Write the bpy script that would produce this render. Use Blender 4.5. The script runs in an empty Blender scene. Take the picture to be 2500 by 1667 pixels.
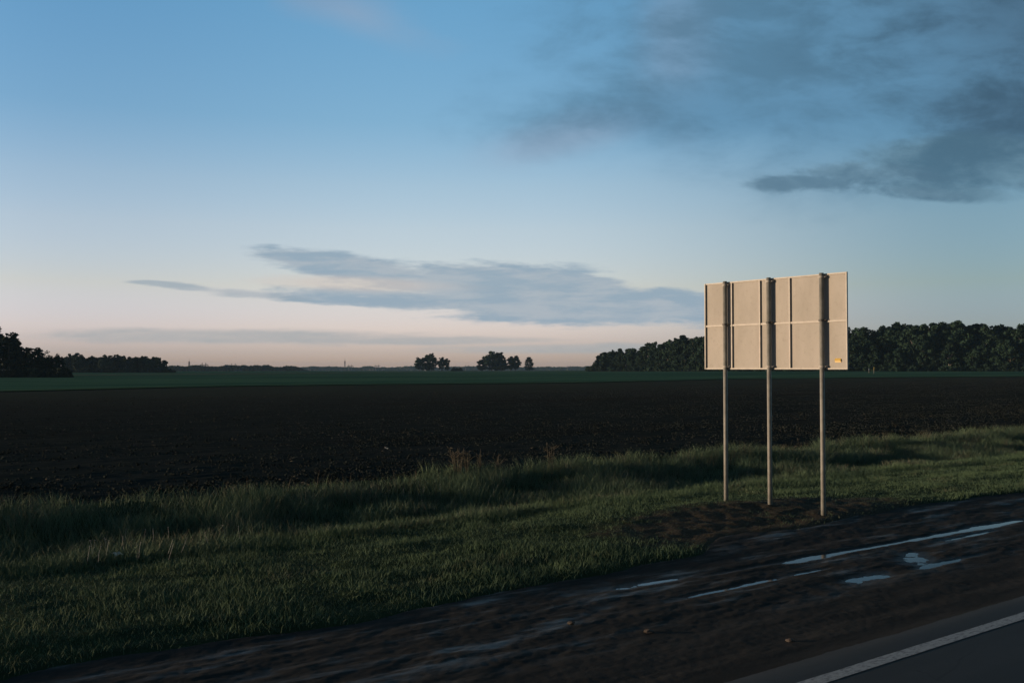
import bpy, math, random
import numpy as np
R = math.radians
random.seed(7)
rng = np.random.default_rng(11)
sc = bpy.context.scene
COL = sc.collection

# ------------------------------------------------------------------ camera
F = 2430.0                      # focal length in photo pixels (2500 px wide)
CAMZ = 2.6
PITCH = math.atan(66.0 / F)
cd = bpy.data.cameras.new("camera")
cam = bpy.data.objects.new("camera", cd)
COL.objects.link(cam)
cam.location = (0, 0, CAMZ)
cam.rotation_euler = (math.pi / 2 + PITCH, 0, 0)
cd.sensor_width = 36
cd.lens = 36 * F / 2500
cd.clip_start = 0.05
cd.clip_end = 30000
sc.camera = cam

# ------------------------------------------------------------------ light
SUN_EL = 4.0                    # low evening sun, straight to the left (-X)
sc.view_settings.view_transform = 'Standard'
sc.view_settings.look = 'None'
sc.view_settings.gamma = 1
sc.view_settings.use_curve_mapping = False
sc.view_settings.exposure = 1.2
sl = bpy.data.lights.new("sun", 'SUN')
sl.energy = 2.0
sl.angle = R(0.5)
sl.color = (1.0, 0.70, 0.43)
so = bpy.data.objects.new("sun", sl)
COL.objects.link(so)
so.rotation_euler = (0, -R(90 - SUN_EL), 0)      # shines towards +X
SKY_STRENGTH = 0.15


def ray(px, py):
    """direction (x, y=1, z) through a photo pixel"""
    xc = (px - 1250) / F
    yc = -(py - 833.5) / F
    y = math.cos(PITCH) - math.sin(PITCH) * yc
    z = math.sin(PITCH) + math.cos(PITCH) * yc
    return xc / y, z / y


class NT:
    """small helper to write node trees"""
    def __init__(self, tree):
        self.t = tree

    def new(self, kind, **kw):
        n = self.t.nodes.new(kind)
        for k, v in kw.items():
            setattr(n, k, v)
        return n

    def put(self, sock, v):
        if isinstance(v, bpy.types.NodeSocket):
            self.t.links.new(v, sock)
        elif isinstance(v, (tuple, list)) and len(v) == 3 and sock.type == 'RGBA':
            sock.default_value = (*v, 1)
        else:
            sock.default_value = v

    def m(self, op, a, b=0.0, c=None, clamp=False):
        n = self.new('ShaderNodeMath', operation=op, use_clamp=clamp)
        self.put(n.inputs[0], a)
        self.put(n.inputs[1], b)
        if c is not None:
            self.put(n.inputs[2], c)
        return n.outputs[0]

    def mix(self, f, a, b, blend='MIX'):
        n = self.new('ShaderNodeMix', data_type='RGBA', blend_type=blend)
        self.put(n.inputs[0], f)
        self.put(n.inputs[6], a)
        self.put(n.inputs[7], b)
        return n.outputs[2]

    def smooth(self, v, lo, hi, a=0.0, b=1.0):
        n = self.new('ShaderNodeMapRange', interpolation_type='SMOOTHSTEP')
        self.put(n.inputs[0], v)
        n.inputs[1].default_value = lo
        n.inputs[2].default_value = hi
        n.inputs[3].default_value = a
        n.inputs[4].default_value = b
        return n.outputs[0]

    def noise(self, vec, scale, detail=4, rough=0.55, dist=0.0):
        n = self.new('ShaderNodeTexNoise')
        if vec is not None:
            self.put(n.inputs['Vector'], vec)
        n.inputs['Scale'].default_value = scale
        n.inputs['Detail'].default_value = detail
        n.inputs['Roughness'].default_value = rough
        n.inputs['Distortion'].default_value = dist
        return n.outputs[0]

    def comb(self, x, y, z=0.0):
        n = self.new('ShaderNodeCombineXYZ')
        self.put(n.inputs[0], x)
        self.put(n.inputs[1], y)
        self.put(n.inputs[2], z)
        return n.outputs[0]

    def ramp(self, f, stops, interp='LINEAR'):
        n = self.new('ShaderNodeValToRGB')
        cr = n.color_ramp
        cr.interpolation = interp
        while len(cr.elements) < len(stops):
            cr.elements.new(0.5)
        for e, (p, c) in zip(cr.elements, stops):
            e.position = p
            e.color = (*c, 1)
        self.put(n.inputs[0], f)
        return n.outputs[0]


# ------------------------------------------------------------------ world
def lin(*c):
    return tuple(((v / 255) / 12.92 if v < 10.3 else ((v / 255 + .055) / 1.055) ** 2.4) for v in c)


OVERHEAD_DIM = (24, 38, 40)  # colour of the unseen sky cover added to lower the fill light


def build_world():
    w = bpy.data.worlds.new("World")
    sc.world = w
    w.use_nodes = True
    g = NT(w.node_tree)
    bg = w.node_tree.nodes['Background']
    sky = g.new('ShaderNodeTexSky', sky_type='NISHITA')
    sky.sun_disc = False
    sky.sun_elevation = R(SUN_EL)
    sky.sun_rotation = R(-90)
    sky.air_density = 1.0
    sky.dust_density = 0.4
    sky.ozone_density = 3.6
    tc = g.new('ShaderNodeTexCoord')
    sep = g.new('ShaderNodeSeparateXYZ')
    g.put(sep.inputs[0], tc.outputs['Generated'])
    X, Y, Z = sep.outputs
    yy = g.m('MAXIMUM', Y, 0.05)
    u = g.m('DIVIDE', X, yy)
    v = g.m('DIVIDE', Z, yy)
    # evening air: white balance of the sky by elevation (angle above the horizon)
    e = g.m('MULTIPLY', Z, 2.5, clamp=True)       # 0 .. z=0.4
    gain = g.ramp(e, SKYGAIN)
    base = g.mix(1.0, sky.outputs[0], gain, 'MULTIPLY')
    base = g.mix(1.0, base, (3.0, 3.0, 3.0), 'MULTIPLY')
    # cooler, darker towards the right (away from the sunset)
    base = g.mix(g.smooth(u, 0.0, 0.5), base, g.mix(1.0, base, (0.41, 0.54, 0.59), 'MULTIPLY'))
    base = g.mix(g.smooth(u, -0.05, -0.5), base, g.mix(1.0, base, (0.70, 0.74, 0.79), 'MULTIPLY'))

    # added dimming and cooling of the unseen sunset glow, to cut warm fill light
    base = g.mix(g.smooth(X, -0.60, -0.93), base, g.mix(1.0, base, (0.38, 0.55, 0.78), 'MULTIPLY'))
    # clouds, placed by direction
    K = 1.0 / (2 ** sc.view_settings.exposure * SKY_STRENGTH)
    wv = g.comb(g.m('MULTIPLY', u, 2.2), g.m('MULTIPLY', v, 7.0), 3.1)
    n1 = g.noise(wv, 3.2, 8, 0.58, 0.25)
    wv2 = g.comb(g.m('MULTIPLY', u, 1.0), g.m('MULTIPLY', v, 8.5), 1.3)
    n2 = g.noise(wv2, 8.0, 7, 0.6, 0.3)
    wv3 = g.comb(u, g.m('MULTIPLY', v, 1.8), 5.0)
    n3 = g.noise(wv3, 6.0, 9, 0.6, 0.35)
    n4 = g.noise(g.comb(u, g.m('MULTIPLY', v, 2.6), 9.0), 13.0, 9, 0.62, 0.3)
    n5 = g.m('ADD', g.m('MULTIPLY', n3, .65), g.m('MULTIPLY', n4, .35))
    n2 = g.m('ADD', g.m('MULTIPLY', n2, .6), g.m('MULTIPLY', g.noise(g.comb(u, g.m('MULTIPLY', v, 4.5), 2.0), 22.0, 8, .62, .2), .4))

    def ell(cx, cy, rx, ry, slope=0.0):
        cu, cv = ray(cx, cy)
        du = g.m('SUBTRACT', u, cu)
        dv = g.m('SUBTRACT', g.m('SUBTRACT', v, cv), g.m('MULTIPLY', du, -slope))
        a = g.m('MULTIPLY', du, F / rx)
        b = g.m('MULTIPLY', dv, F / ry)
        r = g.m('SQRT', g.m('ADD', g.m('MULTIPLY', a, a), g.m('MULTIPLY', b, b)))
        return g.m('SUBTRACT', 1.0, r)

    def union(lst):
        f = lst[0]
        for q in lst[1:]:
            n = g.new('ShaderNodeMath', operation='SMOOTH_MAX')
            g.put(n.inputs[0], f)
            g.put(n.inputs[1], q)
            n.inputs[2].default_value = 0.12
            f = n.outputs[0]
        return f

    def cloud(base, ells, noise, amp, lo, hi, opac, c_dark, c_light, shade, bias=0.5):
        f = g.m('ADD', union([ell(*q) for q in ells]), g.m('MULTIPLY', g.m('SUBTRACT', noise, bias), amp))
        mask = g.m('MULTIPLY', g.smooth(f, lo, hi), opac)
        col = g.mix(shade if not callable(shade) else shade(f), c_light, c_dark)
        return g.mix(mask, base, g.mix(1.0, col, (K, K, K), 'MULTIPLY'))

    # thin pinkish wisps high up
    base = cloud(base, [(1660, 110, 110, 230, -0.1), (1440, 320, 260, 60, -0.22)], n3, 1.6, -0.35, 0.9, 0.55,
                 lin(150, 164, 186), lin(156, 166, 184), g.smooth(n3, .35, .65))
    base = cloud(base, [(860, 30, 260, 80, 0.35)], n3, 1.6, -0.2, 1.1, 0.4,
                 lin(150, 160, 180), lin(165, 170, 185), g.smooth(n3, .35, .65))
    # big slate sheet, upper right
    base = cloud(base, [(2200, 60, 760, 330, -0.05), (2500, 150, 600, 270, 0.0), (1900, 235, 600, 120, -0.08)], n5, 1.5, -0.45, 0.55, 0.88,
                 lin(85, 124, 151), lin(97, 142, 174), g.smooth(n5, .40, .60))
    base = cloud(base, [(2560, 40, 500, 260, 0.0), (2580, 270, 400, 140, 0.0)], n5, 1.8, -0.35, 0.75, 0.80,
                 lin(60, 87, 108), lin(76, 108, 133), g.smooth(n5, .40, .60))
    # darker streak below it
    base = cloud(base, [(2420, 400, 420, 72, 0.05), (2600, 425, 260, 62, -0.02), (2330, 470, 200, 30, 0.08)], n5, 2.5, -0.15, 0.45, 0.90,
                 lin(76, 110, 132), lin(104, 138, 158), g.smooth(n5, .40, .60))
    base = cloud(base, [(1960, 446, 150, 22, -0.02), (2110, 425, 190, 30, 0.06), (2240, 470, 130, 18, 0.1)], g.m('ADD', g.m('MULTIPLY', n4, .7), g.m('MULTIPLY', n5, .3)), 3.4, -0.2, 0.6, 0.75,
                 lin(84, 116, 138), lin(108, 140, 160), g.smooth(n5, .40, .60))
    # long lens cloud above the fields
    pink = g.smooth(g.m('ADD', ell(880, 694, 320, 26, 0.03), g.m('MULTIPLY', g.m('SUBTRACT', n2, .5), 1.2)), 0.0, 0.7)
    base = cloud(base, [(850, 650, 270, 32, 0.13), (1220, 700, 360, 62, 0.05), (1400, 690, 190, 32, 0.12),
                        (1420, 748, 480, 54, 0.02), (1720, 752, 300, 38, 0.02), (940, 728, 360, 26, 0.05)],
                 n2, 2.0, -0.08, 0.34, 0.92,
                 lin(145, 167, 184), lin(168, 180, 190), g.smooth(n2, .42, .60))
    base = cloud(base, [(600, 716, 170, 13, 0.08), (460, 702, 130, 9, 0.10), (370, 690, 70, 6, 0.02)], n2, 2.4, -0.15, 0.6, 0.75,
                 lin(152, 168, 180), lin(172, 180, 188), g.smooth(n2, .42, .60))
    base = g.mix(g.m('MULTIPLY', pink, 0.55), base, g.mix(1.0, lin(208, 196, 188), (K, K, K), 'MULTIPLY'))
    # low veil over the left horizon
    base = cloud(base, [(560, 822, 620, 24, 0.01), (1050, 832, 420, 13, 0.0), (1400, 850, 420, 16, -0.01)], n2, 1.3, -0.1, 0.6, 0.75,
                 lin(163, 170, 174), lin(178, 178, 178), g.smooth(n2, .4, .62))
    # unseen dark cover added overhead and behind the camera, to dim ambient light
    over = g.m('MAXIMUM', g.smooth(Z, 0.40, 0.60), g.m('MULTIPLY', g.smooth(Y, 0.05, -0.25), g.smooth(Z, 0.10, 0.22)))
    oc = g.mix(g.smooth(n3, .35, .65), lin(*OVERHEAD_DIM), lin(*[c * 1.15 for c in OVERHEAD_DIM]))
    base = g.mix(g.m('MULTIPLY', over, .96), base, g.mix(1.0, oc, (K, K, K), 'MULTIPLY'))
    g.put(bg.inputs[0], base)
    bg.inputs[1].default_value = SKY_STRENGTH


SKYGAIN = [(0.0, (.47, .43, .84)), (0.04, (.47, .43, .82)), (0.1, (.66, .475, .68)), (0.2, (.82, .48, .45)), (0.345, (.90, .505, .417)),
           (0.45, (.84, .505, .405)), (0.6, (.64, .485, .40)), (0.85, (.58, .515, .425)), (1.0, (.56, .515, .425))]
build_world()

# ------------------------------------------------------------------ helpers
D = np.array((0.792, 0.611))      # along the road
N = np.array((-0.611, 0.792))     # away from the road, to the fields

_tab = np.random.default_rng(3).random((256, 256))


def vnoise(x, y):
    x = np.asarray(x, float); y = np.asarray(y, float)
    xi = np.floor(x).astype(int); yi = np.floor(y).astype(int)
    fx = x - xi; fy = y - yi
    fx = fx * fx * (3 - 2 * fx); fy = fy * fy * (3 - 2 * fy)
    a = _tab[xi & 255, yi & 255]; b = _tab[(xi + 1) & 255, yi & 255]
    c = _tab[xi & 255, (yi + 1) & 255]; d = _tab[(xi + 1) & 255, (yi + 1) & 255]
    return (a * (1 - fx) + b * fx) * (1 - fy) + (c * (1 - fx) + d * fx) * fy - 0.5


def fbm(x, y, o=4):
    r = 0; a = 1.0
    for i in range(o):
        r = r + a * vnoise(np.asarray(x) * 2 ** i + 17.3 * i, np.asarray(y) * 2 ** i + 9.1 * i)
        a *= .5
    return r


def sstep(x, a, b):
    t = np.clip((np.asarray(x, float) - a) / (b - a), 0, 1)
    return t * t * (3 - 2 * t)


PN = [-60, -8, 0, 5.4, 5.56, 6.2, 9.3, 10.5, 12.5, 14.6, 15.8, 17.2, 18.6, 19.8, 20.8, 24, 1e5]
PZ = [-.1, -.05, .05, .0, -.02, -.06, -.08, -.06, -.10, -.20, -.28, -.38, -.32, -.16, -.08, -.04, -.04]
GT = [-.8, -.52, -.3, -.1, 0, .1, .2, .35, .52, .8]
GZ = [.1, .12, .15, .3, .45, .95, 1.3, 1.45, 1.45, 1.3]


def H(x, y):
    x = np.asarray(x, float); y = np.asarray(y, float)
    s = x * D[0] + y * D[1]; n = x * N[0] + y * N[1]
    z = np.interp(n, PN, PZ)
    z = z + .12 * np.exp(-((n - 13.0) / 1.9) ** 2 - ((s - 14.2) / 4.5) ** 2)
    r = np.hypot(x, y)
    t = np.where(y > 1, x / np.maximum(y, 1), 0.8 * np.sign(x))
    z = z + np.interp(t, GT, GZ) * sstep(r, 60, 420) * sstep(n, 19, 40)
    z = z - 8.5 * sstep(r, 960, 2400)
    return z


def sn(x, y):
    return x * D[0] + y * D[1], x * N[0] + y * N[1]


def xy(s, n):
    return s * D[0] + n * N[0], s * D[1] + n * N[1]


def ground(px, py, lift=0.0):
    """point of the terrain seen at a photo pixel"""
    a, b = ray(px, py)
    t = np.geomspace(3, 6000, 6000)
    z = CAMZ + b * t - H(a * t, t) - lift
    k = np.argmax(z < 0)
    if z[k] >= 0:
        k = len(t) - 1
    return a * t[k], t[k]


def mesh_obj(name, verts, faces, mat, parent=None, smooth=False):
    me = bpy.data.meshes.new(name)
    verts = np.asarray(verts, np.float32)
    if isinstance(faces, np.ndarray):
        nf, k = faces.shape
        me.vertices.add(len(verts))
        me.vertices.foreach_set('co', verts.ravel())
        me.loops.add(nf * k)
        me.loops.foreach_set('vertex_index', faces.ravel().astype(np.int32))
        me.polygons.add(nf)
        me.polygons.foreach_set('loop_start', np.arange(0, nf * k, k, dtype=np.int32))
        me.polygons.foreach_set('loop_total', np.full(nf, k, np.int32))
        me.update(calc_edges=True)
    else:
        me.from_pydata([tuple(map(float, q)) for q in verts], [], faces)
        me.update()
    if smooth:
        me.polygons.foreach_set('use_smooth', np.ones(len(me.polygons), bool))
    me.materials.append(mat)
    o = bpy.data.objects.new(name, me)
    COL.objects.link(o)
    if parent is not None:
        o.parent = parent
    return o


def thing(name, label, cat, loc=(0, 0, 0), group=None):
    o = bpy.data.objects.new(name, None)
    COL.objects.link(o)
    o.location = loc
    o.empty_display_size = .3
    return tag(o, label, cat, group)


def tag(o, label=None, cat=None, group=None, kind=None):
    if label: o['label'] = label
    if cat: o['category'] = cat
    if group: o['group'] = group
    if kind: o['kind'] = kind
    return o


class MB:
    """collects simple solids into one mesh"""
    def __init__(self):
        self.v = []; self.f = []

    def add(self, vs, fs):
        k = len(self.v)
        self.v += [tuple(q) for q in vs]
        self.f += [tuple(i + k for i in q) for q in fs]

    def box(self, c, ax, ay, az):
        c, ax, ay, az = (np.array(q, float) for q in (c, ax, ay, az))
        vs = [c + sx * ax + sy * ay + sz * az for sz in (-1, 1) for sy in (-1, 1) for sx in (-1, 1)]
        self.add(vs, [(0, 2, 3, 1), (4, 5, 7, 6), (0, 1, 5, 4), (2, 6, 7, 3), (0, 4, 6, 2), (1, 3, 7, 5)])

    def tube(self, pts, rad, seg=12):
        pts = [np.array(p, float) for p in pts]
        rad = rad if isinstance(rad, (list, tuple)) else [rad] * len(pts)
        rings = []
        for i, p in enumerate(pts):
            t = pts[min(i + 1, len(pts) - 1)] - pts[max(i - 1, 0)]
            t = t / (np.linalg.norm(t) + 1e-9)
            a = np.cross(t, (0, 0, 1) if abs(t[2]) < .9 else (1, 0, 0)); a /= np.linalg.norm(a)
            b = np.cross(t, a)
            rings.append([p + rad[i] * (math.cos(q) * a + math.sin(q) * b) for q in np.linspace(0, 2 * math.pi, seg, endpoint=False)])
        vs = [q for r_ in rings for q in r_]
        fs = []
        for i in range(len(pts) - 1):
            for j in range(seg):
                fs.append((i * seg + j, i * seg + (j + 1) % seg, (i + 1) * seg + (j + 1) % seg, (i + 1) * seg + j))
        fs.append(tuple(range(seg - 1, -1, -1)))
        fs.append(tuple((len(pts) - 1) * seg + j for j in range(seg)))
        self.add(vs, fs)

    def build(self, name, mat, parent=None, smooth=False):
        o = mesh_obj(name, self.v, self.f, mat, parent)
        if smooth:
            for p in o.data.polygons:
                p.use_smooth = len(p.vertices) == 4
        return o


# ------------------------------------------------------------------ materials
def material(name):
    m = bpy.data.materials.new(name)
    m.use_nodes = True
    g = NT(m.node_tree)
    b = m.node_tree.nodes['Principled BSDF']
    return m, g, b


def roadvec(g, ks, kn, kz=0.0):
    """coordinates along / across the road (a property of the place)"""
    geo = g.new('ShaderNodeNewGeometry')
    sep = g.new('ShaderNodeSeparateXYZ')
    g.put(sep.inputs[0], geo.outputs['Position'])
    x, y, z = sep.outputs
    s = g.m('ADD', g.m('MULTIPLY', x, D[0]), g.m('MULTIPLY', y, D[1]))
    n = g.m('ADD', g.m('MULTIPLY', x, N[0]), g.m('MULTIPLY', y, N[1]))
    return g.comb(g.m('MULTIPLY', s, ks), g.m('MULTIPLY', n, kn), g.m('MULTIPLY', z, kz)), s, n


def bump(g, b, h, strength, dist):
    n = g.new('ShaderNodeBump')
    n.inputs['Strength'].default_value = strength
    n.inputs['Distance'].default_value = dist
    g.put(n.inputs['Height'], h)
    g.put(b.inputs['Normal'], n.outputs[0])


def m_soil():
    m, g, b = material('ploughed_soil')
    v1, s, n = roadvec(g, 0.25, 2.2)
    v2, _, _ = roadvec(g, 1.0, 1.6)
    v3, _, _ = roadvec(g, 0.012, 0.09)
    a = g.noise(v1, 1.6, 6, .62)
    c = g.noise(v2, 6.0, 6, .65)
    big = g.noise(v3, 1.0, 4, .5)
    col = g.mix(g.smooth(a, .35, .68), (.025, .034, .034), (.050, .056, .052))
    col = g.mix(g.m('MULTIPLY', g.smooth(c, .56, .74), .55), col, (.075, .062, .048))      # straw and dry clods
    v4, _, _ = roadvec(g, .7, 2.6)
    fl = g.noise(v4, 2.2, 3, .5)
    col = g.mix(g.m('MULTIPLY', g.smooth(fl, .60, .74), .5), col, (.070, .064, .054))       # scattered stubble and dry crumbs
    col = g.mix(g.m('MULTIPLY', g.smooth(big, .50, .72), .5), col, (.034, .028, .022))
    v5, _, _ = roadvec(g, .02, .9)
    furrow = g.noise(v5, 1.6, 5, .65)
    col = g.mix(g.m('MULTIPLY', g.smooth(furrow, .48, .64), .45), col, (.018, .025, .025))
    col = g.mix(g.m('MULTIPLY', g.smooth(furrow, .46, .34), .35), col, (.055, .049, .042))
    col = g.mix(g.m('MULTIPLY', g.smooth(n, 40, 112), .60), col, (.078, .076, .068))       # paler towards the far side
    # thin weeds sprouting towards the green edge
    w = g.m('MULTIPLY', g.smooth(n, 60, 118), g.smooth(g.noise(v1, 2.7, 5, .6), .42, .62))
    col = g.mix(g.m('MULTIPLY', w, .6), col, (.055, .090, .058))
    g.put(b.inputs['Base Color'], col)
    b.inputs['Roughness'].default_value = .95
    b.inputs['Specular IOR Level'].default_value = 0
    bump(g, b, g.m('ADD', a, g.m('MULTIPLY', c, .5)), .6, .06)
    return m


def m_green():
    m, g, b = material('young_crop')
    v1, s, n = roadvec(g, 0.01, 0.12)
    v2, _, _ = roadvec(g, .3, .8)
    a = g.noise(v1, .6, 6, .65)
    c = g.noise(v2, 1.0, 5, .6)
    col = g.mix(g.smooth(a, .40, .60), (.045, .120, .085), (.092, .190, .120))
    col = g.mix(g.m('MULTIPLY', g.smooth(c, .5, .75), .4), col, (.085, .155, .085))
    g.put(b.inputs['Base Color'], col)
    b.inputs['Roughness'].default_value = .9
    b.inputs['Specular IOR Level'].default_value = 0
    bump(g, b, c, .5, .2)
    return m


def m_far():
    m, g, b = material('far_meadow')
    v1, s, n = roadvec(g, 0.01, 0.05)
    a = g.noise(v1, 1.3, 5, .6)
    g.put(b.inputs['Base Color'], g.mix(g.smooth(a, .35, .65), (.05, .065, .04), (.08, .085, .055)))
    b.inputs['Roughness'].default_value = .95
    return m


def m_drygrass(name, c0, c1):
    m, g, b = material(name)
    v1, s, n = roadvec(g, 0.03, 0.3)
    a = g.noise(v1, 2.0, 5, .6)
    g.put(b.inputs['Base Color'], g.mix(g.smooth(a, .35, .65), c0, c1))
    b.inputs['Roughness'].default_value = .95
    b.inputs['Specular IOR Level'].default_value = 0
    return m


def m_verge():
    m, g, b = material('verge_earth')
    v1, s, n = roadvec(g, .8, 1.6)
    v2, _, _ = roadvec(g, 6, 9)
    a = g.noise(v1, 1.2, 6, .6)
    c = g.noise(v2, 2.0, 6, .65)
    col = g.mix(g.smooth(a, .38, .66), (.026, .046, .022), (.040, .064, .028))
    col = g.mix(g.m('MULTIPLY', g.smooth(c, .5, .72), .6), col, (.060, .050, .032))
    e1 = g.m('MULTIPLY', g.m('SUBTRACT', n, 11.0), 1 / 1.9)
    e2 = g.m('MULTIPLY', g.m('SUBTRACT', s, 14.6), 1 / 4.0)
    rr_ = g.m('ADD', g.m('MULTIPLY', e1, e1), g.m('MULTIPLY', e2, e2))
    fillm = g.smooth(g.m('ADD', rr_, g.m('MULTIPLY', g.m('SUBTRACT', a, .5), 1.6)), 1.25, .55)
    col = g.mix(fillm, col, g.mix(g.smooth(c, .35, .65), (.052, .046, .034), (.086, .074, .055)))   # earth tipped round the posts
    g.put(b.inputs['Base Color'], col)
    b.inputs['Roughness'].default_value = .95
    b.inputs['Specular IOR Level'].default_value = .03
    bump(g, b, g.m('ADD', a, c), .9, .04)
    return m


def m_shoulder():
    m, g, b = material('wet_dirt')
    v1, s, n = roadvec(g, .5, 2.6)
    v2, _, _ = roadvec(g, 5, 11)
    v3, _, _ = roadvec(g, 30, 40)
    a = g.noise(v1, 1.0, 6, .62)
    c = g.noise(v2, 1.4, 6, .65)
    fine = g.noise(v3, 1.0, 4, .6)
    col = g.mix(g.smooth(a, .35, .66), (.035, .036, .0345), (.060, .058, .053))
    col = g.mix(g.m('MULTIPLY', g.smooth(c, .48, .72), .6), col, (.034, .029, .025))
    col = g.mix(g.m('MULTIPLY', g.smooth(fine, .6, .72), .7), col, (.07, .065, .06))
    g.put(b.inputs['Base Color'], col)
    wet = g.m('MULTIPLY', g.smooth(a, .5, .66), g.smooth(n, 6.6, 7.6))
    geo = g.new('ShaderNodeNewGeometry')
    sp = g.new('ShaderNodeSeparateXYZ')
    g.put(sp.inputs[0], geo.outputs['Position'])
    low = g.m('ADD', sp.outputs[2], g.m('ADD', .06, g.m('MULTIPLY', g.m('SUBTRACT', n, 6.2), .00645)))
    damp = g.smooth(low, -.002, -.016)                 # soaked mud down in the hollows
    wet = g.m('MAXIMUM', wet, g.m('MULTIPLY', damp, .8))
    col = g.mix(g.m('MULTIPLY', damp, .55), col, (.012, .012, .0115))
    g.put(b.inputs['Base Color'], col)
    g.put(b.inputs['Roughness'], g.m('SUBTRACT', .95, g.m('MULTIPLY', wet, .45)))
    g.put(b.inputs['Specular IOR Level'], g.m('ADD', .03, g.m('MULTIPLY', wet, .15)))
    bump(g, b, g.m('ADD', g.m('MULTIPLY', c, .6), g.m('MULTIPLY', fine, .5)), .45, .010)
    return m


def m_asphalt():
    m, g, b = material('asphalt')
    v1, s, n = roadvec(g, .12, 1.3)
    v2, _, _ = roadvec(g, 40, 60)
    v3, _, _ = roadvec(g, 2.0, 3.0)
    a = g.noise(v1, 1.5, 5, .55)
    c = g.noise(v2, 1.5, 4, .7)
    d = g.noise(v3, 1.0, 5, .6)
    col = g.mix(g.smooth(a, .3, .7), (.028, .031, .031), (.041, .044, .044))
    col = g.mix(g.m('MULTIPLY', g.smooth(c, .55, .7), .5), col, (.095, .095, .092))
    col = g.mix(g.m('MULTIPLY', g.smooth(d, .52, .7), .35), col, (.030, .031, .033))
    grit = g.smooth(g.m('ADD', g.m('MULTIPLY', d, .55), g.m('SUBTRACT', n, 5.62)), .0, .34)
    col = g.mix(g.m('MULTIPLY', grit, .75), col, (.022, .021, .019))
    v4, _, _ = roadvec(g, .9, .9)
    vor = g.new('ShaderNodeTexVoronoi', feature='DISTANCE_TO_EDGE')
    warp = g.new('ShaderNodeVectorMath', operation='ADD')
    g.put(warp.inputs[0], v4)
    g.put(warp.inputs[1], g.comb(g.m('MULTIPLY', d, .5), g.m('MULTIPLY', c, .08), 0.0))
    g.put(vor.inputs['Vector'], warp.outputs[0])
    vor.inputs['Scale'].default_value = .55
    crack = g.m('MULTIPLY', g.smooth(vor.outputs['Distance'], .006, .0), g.smooth(a, .45, .62))
    col = g.mix(g.m('MULTIPLY', crack, .8), col, (.012, .012, .012))
    g.put(b.inputs['Base Color'], col)
    b.inputs['Roughness'].default_value = .72
    b.inputs['Specular IOR Level'].default_value = .25
    bump(g, b, c, .35, .006)
    return m


def m_paint():
    m, g, b = material('worn_road_paint')
    v2, s, n = roadvec(g, 6, 14)
    c = g.noise(v2, 2.0, 6, .7)
    g.put(b.inputs['Base Color'], g.mix(g.smooth(c, .44, .66), (.40, .41, .40), (.14, .14, .14)))
    b.inputs['Roughness'].default_value = .6
    return m


def m_water():
    m, g, b = material('puddle_water')
    b.inputs['Base Color'].default_value = (.012, .013, .014, 1)
    b.inputs['Roughness'].default_value = .10
    b.inputs['IOR'].default_value = 1.33
    b.inputs['Specular IOR Level'].default_value = .24
    v2, s, n = roadvec(g, 3, 5)
    bump(g, b, g.noise(v2, 2.0, 3, .5), .03, .01)
    return m


def m_leaf(name, c0, c1, c2):
    m, g, b = material(name)
    oi = g.new('ShaderNodeObjectInfo')
    tc = g.new('ShaderNodeTexCoord')
    a = g.noise(tc.outputs['Object'], .45, 3, .5)
    geo = g.new('ShaderNodeNewGeometry')
    r = geo.outputs['Random Per Island']
    col = g.mix(g.smooth(a, .38, .62), c0, c1)
    col = g.mix(g.m('MULTIPLY', r, .4), col, c2)
    k = g.m('ADD', .75, g.m('MULTIPLY', oi.outputs['Random'], .5))
    n = g.new('ShaderNodeVectorMath', operation='SCALE')
    g.put(n.inputs[0], col)
    g.put(n.inputs['Scale'], k)
    g.put(b.inputs['Base Color'], n.outputs[0])
    b.inputs['Roughness'].default_value = .8
    b.inputs['Specular IOR Level'].default_value = .15
    return m


def m_blade(name, c0, c1, c2, c3, dry_lo, dry_hi):
    m, g, b = material(name)
    v1, s, n = roadvec(g, .45, .9)
    a = g.noise(v1, 1.0, 4, .6)
    v2, _, _ = roadvec(g, .25, .7)
    d = g.noise(v2, 1.7, 4, .6)
    geo = g.new('ShaderNodeNewGeometry')
    r = geo.outputs['Random Per Island']
    col = g.mix(g.smooth(a, .36, .64), c0, c1)
    col = g.mix(g.m('MULTIPLY', r, .55), col, c2)
    dry = g.m('MULTIPLY', g.smooth(d, dry_lo, dry_hi), g.smooth(r, .25, .8))
    col = g.mix(dry, col, c3)
    g.put(b.inputs['Base Color'], col)
    b.inputs['Roughness'].default_value = .75
    b.inputs['Specular IOR Level'].default_value = .2
    return m


def m_plain(name, col, rough=.6, metal=0.0, var=.25, scale=6.0, bumpk=0.0):
    m, g, b = material(name)
    tc = g.new('ShaderNodeTexCoord')
    a = g.noise(tc.outputs['Object'], scale, 5, .6)
    g.put(b.inputs['Base Color'], g.mix(g.smooth(a, .3, .7), tuple(c * (1 - var) for c in col), tuple(min(1, c * (1 + var)) for c in col)))
    b.inputs['Roughness'].default_value = rough
    b.inputs['Metallic'].default_value = metal
    if bumpk:
        bump(g, b, a, bumpk, .01)
    return m


def m_panel():
    m, g, b = material('weathered_zinc_sheet')
    tc = g.new('ShaderNodeTexCoord')
    mp = g.new('ShaderNodeMapping')
    mp.inputs['Scale'].default_value = (1, 1, .35)
    g.put(mp.inputs[0], tc.outputs['Object'])
    a = g.noise(mp.outputs[0], 2.2, 6, .6)
    st = g.noise(tc.outputs['Object'], 14, 6, .7)
    col = g.mix(g.smooth(a, .35, .66), (.345, .338, .318), (.405, .395, .375))
    col = g.mix(g.m('MULTIPLY', g.smooth(st, .52, .72), .55), col, (.275, .268, .25))
    g.put(b.inputs['Base Color'], col)
    b.inputs['Roughness'].default_value = .62
    b.inputs['Specular IOR Level'].default_value = .3
    bump(g, b, a, .12, .03)
    return m


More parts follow.
